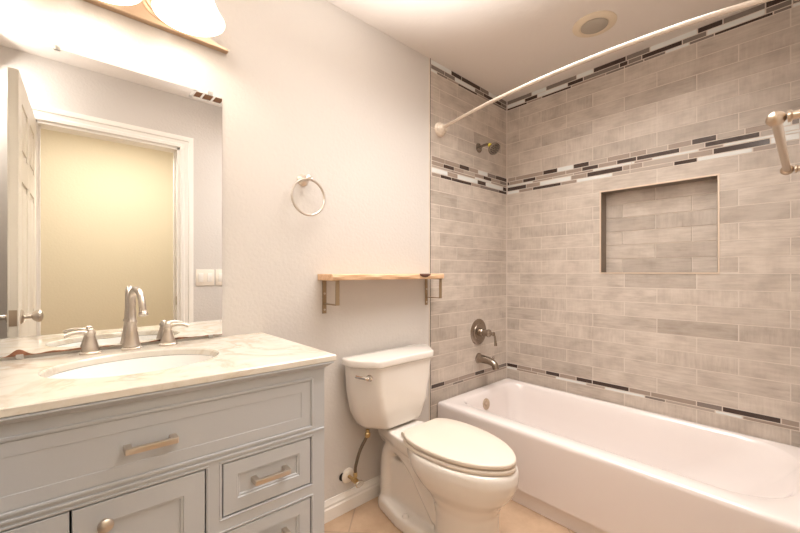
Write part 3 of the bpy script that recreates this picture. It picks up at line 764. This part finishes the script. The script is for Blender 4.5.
# ------------------------------------------------------------------ vanity light
vl = thing('vanity_light', 'wall light bar with lit frosted bell shades above the mirror', 'light fixture', (-2.38, 0, 2.01))
bm = new(); e1_ = [(0, 2.012), (0, 2.017), (.03, 2.021), (.062, 2.030), (.095, 2.052), (.12, 2.09), (.15, 2.125), (.20, 2.145)]
ol = [(-1.985 - a, z) for a, z in e1_] + [(-2.775 + a, z) for a, z in e1_[::-1]]
loft(bm, [[Vector((x, y, z)) for x, z in ol] for y in (.003, -.018)] + [[Vector((-2.38 + (x + 2.38) * .995, -.021, 2.07 + (z - 2.07) * .96)) for x, z in ol]])
obj('backplate', bm, M['plate'], vl)
for cx in (-2.149, -2.380, -2.611):
    bx = cx - .045
    bm = new(); lathe(bm, (bx, -.018, 2.10), (0, -1, 0), [(.074, 0), (.074, .006), (.066, .010), (.064, .016), (.056, .020), (.054, .026), (.044, .031), (.040, .037), (.02, .042), (.011, .043)], 36)
    tube(bm, smooth_path([(bx, -.05, 2.10), (bx + .004, -.09, 2.125), (cx - .012, -.135, 2.185), (cx, -.157, 2.175)], 6), .008, 12)
    rb = obj('rosette', bm, M['plate'], vl, sharp=30)
    bm = new(); n_ = 40
    prf = [(.030, 2.165), (.036, 2.15), (.052, 2.12), (.066, 2.085), (.078, 2.05), (.092, 2.02), (.105, 2.0), (.102, 1.999), (.088, 2.02), (.074, 2.05), (.062, 2.085), (.048, 2.12), (.032, 2.15), (.010, 2.158)]
    lathe(bm, (cx, -.157, 0), (0, 0, 1), prf, n_, True, True)
    sh = obj('lamp_shade', bm, M['shade'], vl, sharp=60)
    bm = new(); lathe(bm, (cx, -.157, 2.155), (0, 0, 1), [(.022, 0), (.022, .03), (.012, .034)], 20); obj('socket_cup', bm, M['plate'], sh)
    bm = new(); lathe(bm, (cx, -.157, 0), (0, 0, -1), [(.012, -2.15), (.016, -2.12), (.034, -2.085), (.042, -2.06), (.040, -2.035), (.026, -2.016), (.0, -2.010)], 28); obj('bulb', bm, M['glow'], sh)

# ------------------------------------------------------------------ wall things
# towel ring
rg = thing('towel_ring', 'small brushed nickel towel ring on the plain wall beside mirror', 'towel ring', (-1.663, 0, 1.576))
bm = new(); lathe(bm, (-1.663, .004, 1.576), (0, -1, 0), [(.027, 0), (.027, .005), (.022, .012), (.014, .018), (.010, .024), (.010, .045), (.014, .049), (.014, .058), (.008, .063), (0, .064)], 28)
cyl(bm, (-1.680, -.052, 1.572), (-1.646, -.052, 1.572), .0075); obj('ring_post', bm, M['nickel'], rg)
bm = new(); torus(bm, (-1.663, -.052, 1.492), (0, 1, -.0), 0.078, .0052, 64, 10); obj('ring', bm, M['nickel'], rg)

# shelf
sh = thing('wall_shelf', 'live-edge pine wall shelf above the toilet tank', 'shelf', (-1.25, 0, 1.127))
bm = new(); n_ = 60; x0, x1 = -1.587, -.848
def front(x): return -.132 - .004 * math.sin(x * 9) - .003 * math.sin(x * 23 + 1)
rings = []
for i in range(n_ + 1):
    t = i / n_; x = x0 + (x1 - x0) * t; f = front(x)
    e = min(1, min(t, 1 - t) * n_ / 1.0); f = .003 + (f - .003) * (.96 + .04 * e)
    rings.append([Vector((x, yy, zz)) for yy, zz in ((.0035, 1.128), (.0035, 1.156), (f + .008, 1.156), (f + .002, 1.152), (f - .003 * math.sin(x * 31), 1.142), (f + .003, 1.131), (f + .008, 1.128))])
loft(bm, rings); obj('board', bm, M['pine'], sh, sharp=30)
bm = new(); ks = []
for x, d0, d1 in ((-1.055, 1.148, 1.1565), (-1.035, 1.140, 1.157), (-1.015, 1.137, 1.157), (-.992, 1.139, 1.157), (-.970, 1.149, 1.1565)):
    f = front(x); ks.append([Vector((x, f + .012, d1 - .002)), Vector((x, f + .004, d1)), Vector((x, f - .0055, (d0 + d1) / 2)), Vector((x, f - .001, d0)), Vector((x, f + .012, d0))])
loft(bm, ks); obj('knot', bm, M['bark'], sh)
for bx in (-1.553, -.866):
    bm = new(); w_ = .0105
    box(bm, bx - w_, bx + w_, -.001, .0035, .972, 1.128, .001)          # long leg on the wall
    box(bm, bx - w_, bx + w_, -.112, -.108, 1.018, 1.128, .001)         # front leg
    box(bm, bx - w_, bx + w_, -.112, .0, 1.016, 1.020, .001)            # bottom strap
    box(bm, bx - w_, bx + w_, -.112, .0, 1.1245, 1.128, .001)
    b_ = obj('bracket', bm, M['iron'], sh, smooth=False)
    for z in (.99, 1.065):
        bm = new(); lathe(bm, (bx, -.001, z), (0, -1, 0), [(.005, 0), (.005, .0015), (0, .003)], 12); obj('screw', bm, M['nickel'], b_)

# shower rod, head, valve, spout
rod = thing('shower_rod', 'long cream curved shower curtain rod under the ceiling', 'shower rod', (-.75, 0, 2.04))
bm = new(); pts = []
RZ = 2.035
ctrl = [(-.752, -.003), (-.775, -.10), (-.80, -.22), (-.835, -.42), (-.858, -.65), (-.866, -.85), (-.86, -1.05), (-.838, -1.25), (-.80, -1.42), (-.765, YF + .003)]
tube(bm, smooth_path([(x, y, RZ) for x, y in ctrl], 6), .0092, 14); obj('rod', bm, M['rod'], rod)
for y, s in ((.001, -1), (YF + .001, 1)):
    bm = new(); lathe(bm, (-.752 if s < 0 else -.762, y, RZ), (0, s, 0), [(.044, 0), (.044, .008), (.039, .012), (.039, .020), (.031, .028), (.029, .036), (.022, .042), (.020, .056), (.0105, .058)], 32)
    obj('flange', bm, M['satin'] if s > 0 else M['flange'], rod, sharp=25)
M['headm'] = mat('aged_chrome', rgb(150, 142, 134), .16, 1)
shd = thing('shower_fixture', 'small chrome shower head high on the grey tiled wall', 'shower head', (-.34, 0, 2.02))
bm = new(); lathe(bm, (-.350, .001, 2.014), (0, -1, 0), [(.032, 0), (.031, .006), (.018, .011), (.010, .013)], 28); obj('flange', bm, M['headm'], shd)
a0 = Vector((-.350, -.008, 2.014)); 
arm = smooth_path([a0, a0 + Vector((-.004, -.035, .006)), a0 + Vector((-.014, -.080, .0)), a0 + Vector((-.024, -.108, -.022))], 8)
bm = new(); tube(bm, arm, .0085, 12); obj('arm', bm, M['headm'], shd)
hd = (arm[-1] - arm[-2]).normalized(); e_ = arm[-1]
bm = new(); lathe(bm, e_ - hd * .014, hd, [(.0100, -.012), (.0125, -.008), (.0125, .010), (.0100, .014)], 14); obj('thread_tape', bm, M['yellow'], shd)
bm = new(); lathe(bm, e_, hd, [(.011, 0), (.013, .006), (.011, .010), (.018, .016), (.034, .030), (.040, .038), (.040, .048), (.036, .051), (.034, .049), (0, .0495)], 32); 
hb = obj('spray_head', bm, M['headm'], shd, sharp=30)
bm = new()
u_, v_, d_ = frame_of(hd)
for rr, k in ((.012, 6), (.025, 12)):
    for i in range(k):
        a = 2 * PI * i / k; c_ = e_ + hd * .049 + (u_ * math.cos(a) + v_ * math.sin(a)) * rr
        lathe(bm, c_, hd, [(.0036, 0), (.003, .003), (0, .0032)], 8)
obj('nozzles', bm, M['black'], hb)
val = thing('shower_valve', 'dark nickel round shower valve with drop lever on tiled wall', 'valve', (-.353, 0, .754))
bm = new(); lathe(bm, (-.353, .002, .757), (0, -1, 0), [(.089, 0), (.089, .004), (.081, .009), (.060, .012), (.058, .016), (.042, .019)], 44); obj('escutcheon', bm, M['bronze'], val, sharp=30)
bm = new(); lathe(bm, (-.353, -.015, .757), (0, -1, 0), [(.028, 0), (.027, .02), (.023, .026), (.022, .060), (.026, .063), (.026, .073), (.019, .080), (.013, .084), (.012, .098), (.015, .102), (.013, .110), (0, .113)], 28)
obj('hub', bm, M['bronze'], val, sharp=30)
bm = new(); q = Vector((-.353, -.115, .757))
tube(bm, smooth_path([q + Vector((0, .005, .004)), q + Vector((.006, -.008, -.01)), q + Vector((.010, -.012, -.04)), q + Vector((.012, -.014, -.078))], 7), [.008, .006, .0065, .010], 12); obj('lever', bm, M['bronze'], val)
sp = thing('tub_spout', 'dark nickel curved tub spout just below the round valve', 'tub spout', (-.353, 0, .57))
bm = new()
lathe(bm, (-.353, .002, .578), (0, -1, 0), [(.035, 0), (.035, .006), (.030, .010)], 30)
tube(bm, smooth_path([(-.353, -.004, .578), (-.353, -.05, .577), (-.353, -.095, .572), (-.353, -.128, .556), (-.353, -.140, .528)], 8), [.030, .027, .024, .022, .021], 22); obj('spout_body', bm, M['bronze'], sp, sharp=40)
bm = new(); lathe(bm, (-.353, -.118, .582), (0, -.2, 1), [(.004, 0), (.004, .014), (.008, .016), (.009, .022), (.005, .026), (0, .027)], 16); obj('diverter_knob', bm, M['bronze'], sp)

# towel bar on the front wall
tb = thing('towel_bar', 'satin nickel towel bar jutting in at the right picture edge', 'towel bar', (-.98, YF, 1.504))
ya = -1.470
bm = new(); cyl(bm, (-1.288, ya, 1.504), (-.678, ya, 1.504), .0095, 18); obj('bar', bm, M['satin'], tb)
for x in (-1.288, -.678):
    bm = new(); lathe(bm, (x, YF - .001, 1.504), (0, 1, 0), [(.026, 0), (.026, .006), (.020, .012), (.012, .02), (.0095, .028), (.0095, .05), (.013, .053), (.013, .058)], 26)
    lathe(bm, (x - .018, ya, 1.504), (1, 0, 0), [(0, 0), (.009, .003), (.015, .010), (.017, .018), (.015, .026), (.011, .034)], 24)
    obj('post', bm, M['satin'], tb, sharp=40)

# light switches on the front wall
def switch(x0, x1, n, label):
    t = thing('light_switch', label, 'light switch', ((x0 + x1) / 2, YF, 1.125))
    bm = new(); box(bm, x0, x1, YF - .001, YF + .006, 1.064, 1.185, .003); obj('switch_plate', bm, M['ivory'], t)
    for i in range(n):
        c_ = x0 + (x1 - x0) * (i + .5) / n
        bm = new(); box(bm, c_ - .017, c_ + .017, YF + .005, YF + .009, 1.092, 1.158, .0015); obj('rocker', bm, M['trim'], t)
switch(-1.725, -1.600, 2, 'double ivory light switch beside the door casing, seen in mirror')
switch(-1.590, -1.515, 1, 'single ivory switch plate cut off by the mirror edge')

# ceiling shower light and register
cl = thing('ceiling_light', 'round recessed ceiling light with ivory ring above the tub', 'ceiling light', (-.432, -.776, H))
bm = new(); lathe(bm, (-.432, -.776, H + .002), (0, 0, -1), [(.102, 0), (.102, .006), (.092, .012), (.070, .014), (.062, .010)], 48); obj('trim_ring', bm, M['ventring'], cl, sharp=30)
bm = new(); lathe(bm, (-.432, -.776, H + .002), (0, 0, -1), [(.0625, 0), (.0625, .013), (.055, .018), (.03, .022), (0, .023)], 40); obj('lens', bm, M['lens'], cl, sharp=40)
rgr = thing('ceiling_register', 'white ceiling air register seen at the mirror top corner', 'vent', (-1.62, -1.43, H))
bm = new(); X0, X1, Y0, Y1 = -1.78, -1.50, -1.50, -1.36
for a in ((X0, X1, Y0, Y0 + .02), (X0, X1, Y1 - .02, Y1), (X0, X0 + .02, Y0, Y1), (X1 - .02, X1, Y0, Y1)): box(bm, a[0], a[1], a[2], a[3], H - .008, H + .002, .002)
for k in range(1, 4):
    x = X0 + (X1 - X0) * k / 4; box(bm, x - .006, x + .006, Y0, Y1, H - .007, H + .002)
obj('grille', bm, M['trim'], rgr)
bm = new(); box(bm, X0 + .005, X1 - .005, Y0 + .005, Y1 - .005, H - .0015, H + .001); obj('duct_opening', bm, mat('brown_duct', rgb(120, 84, 56), .8), rgr, smooth=False)  # flat brown sheet behind the grille bars
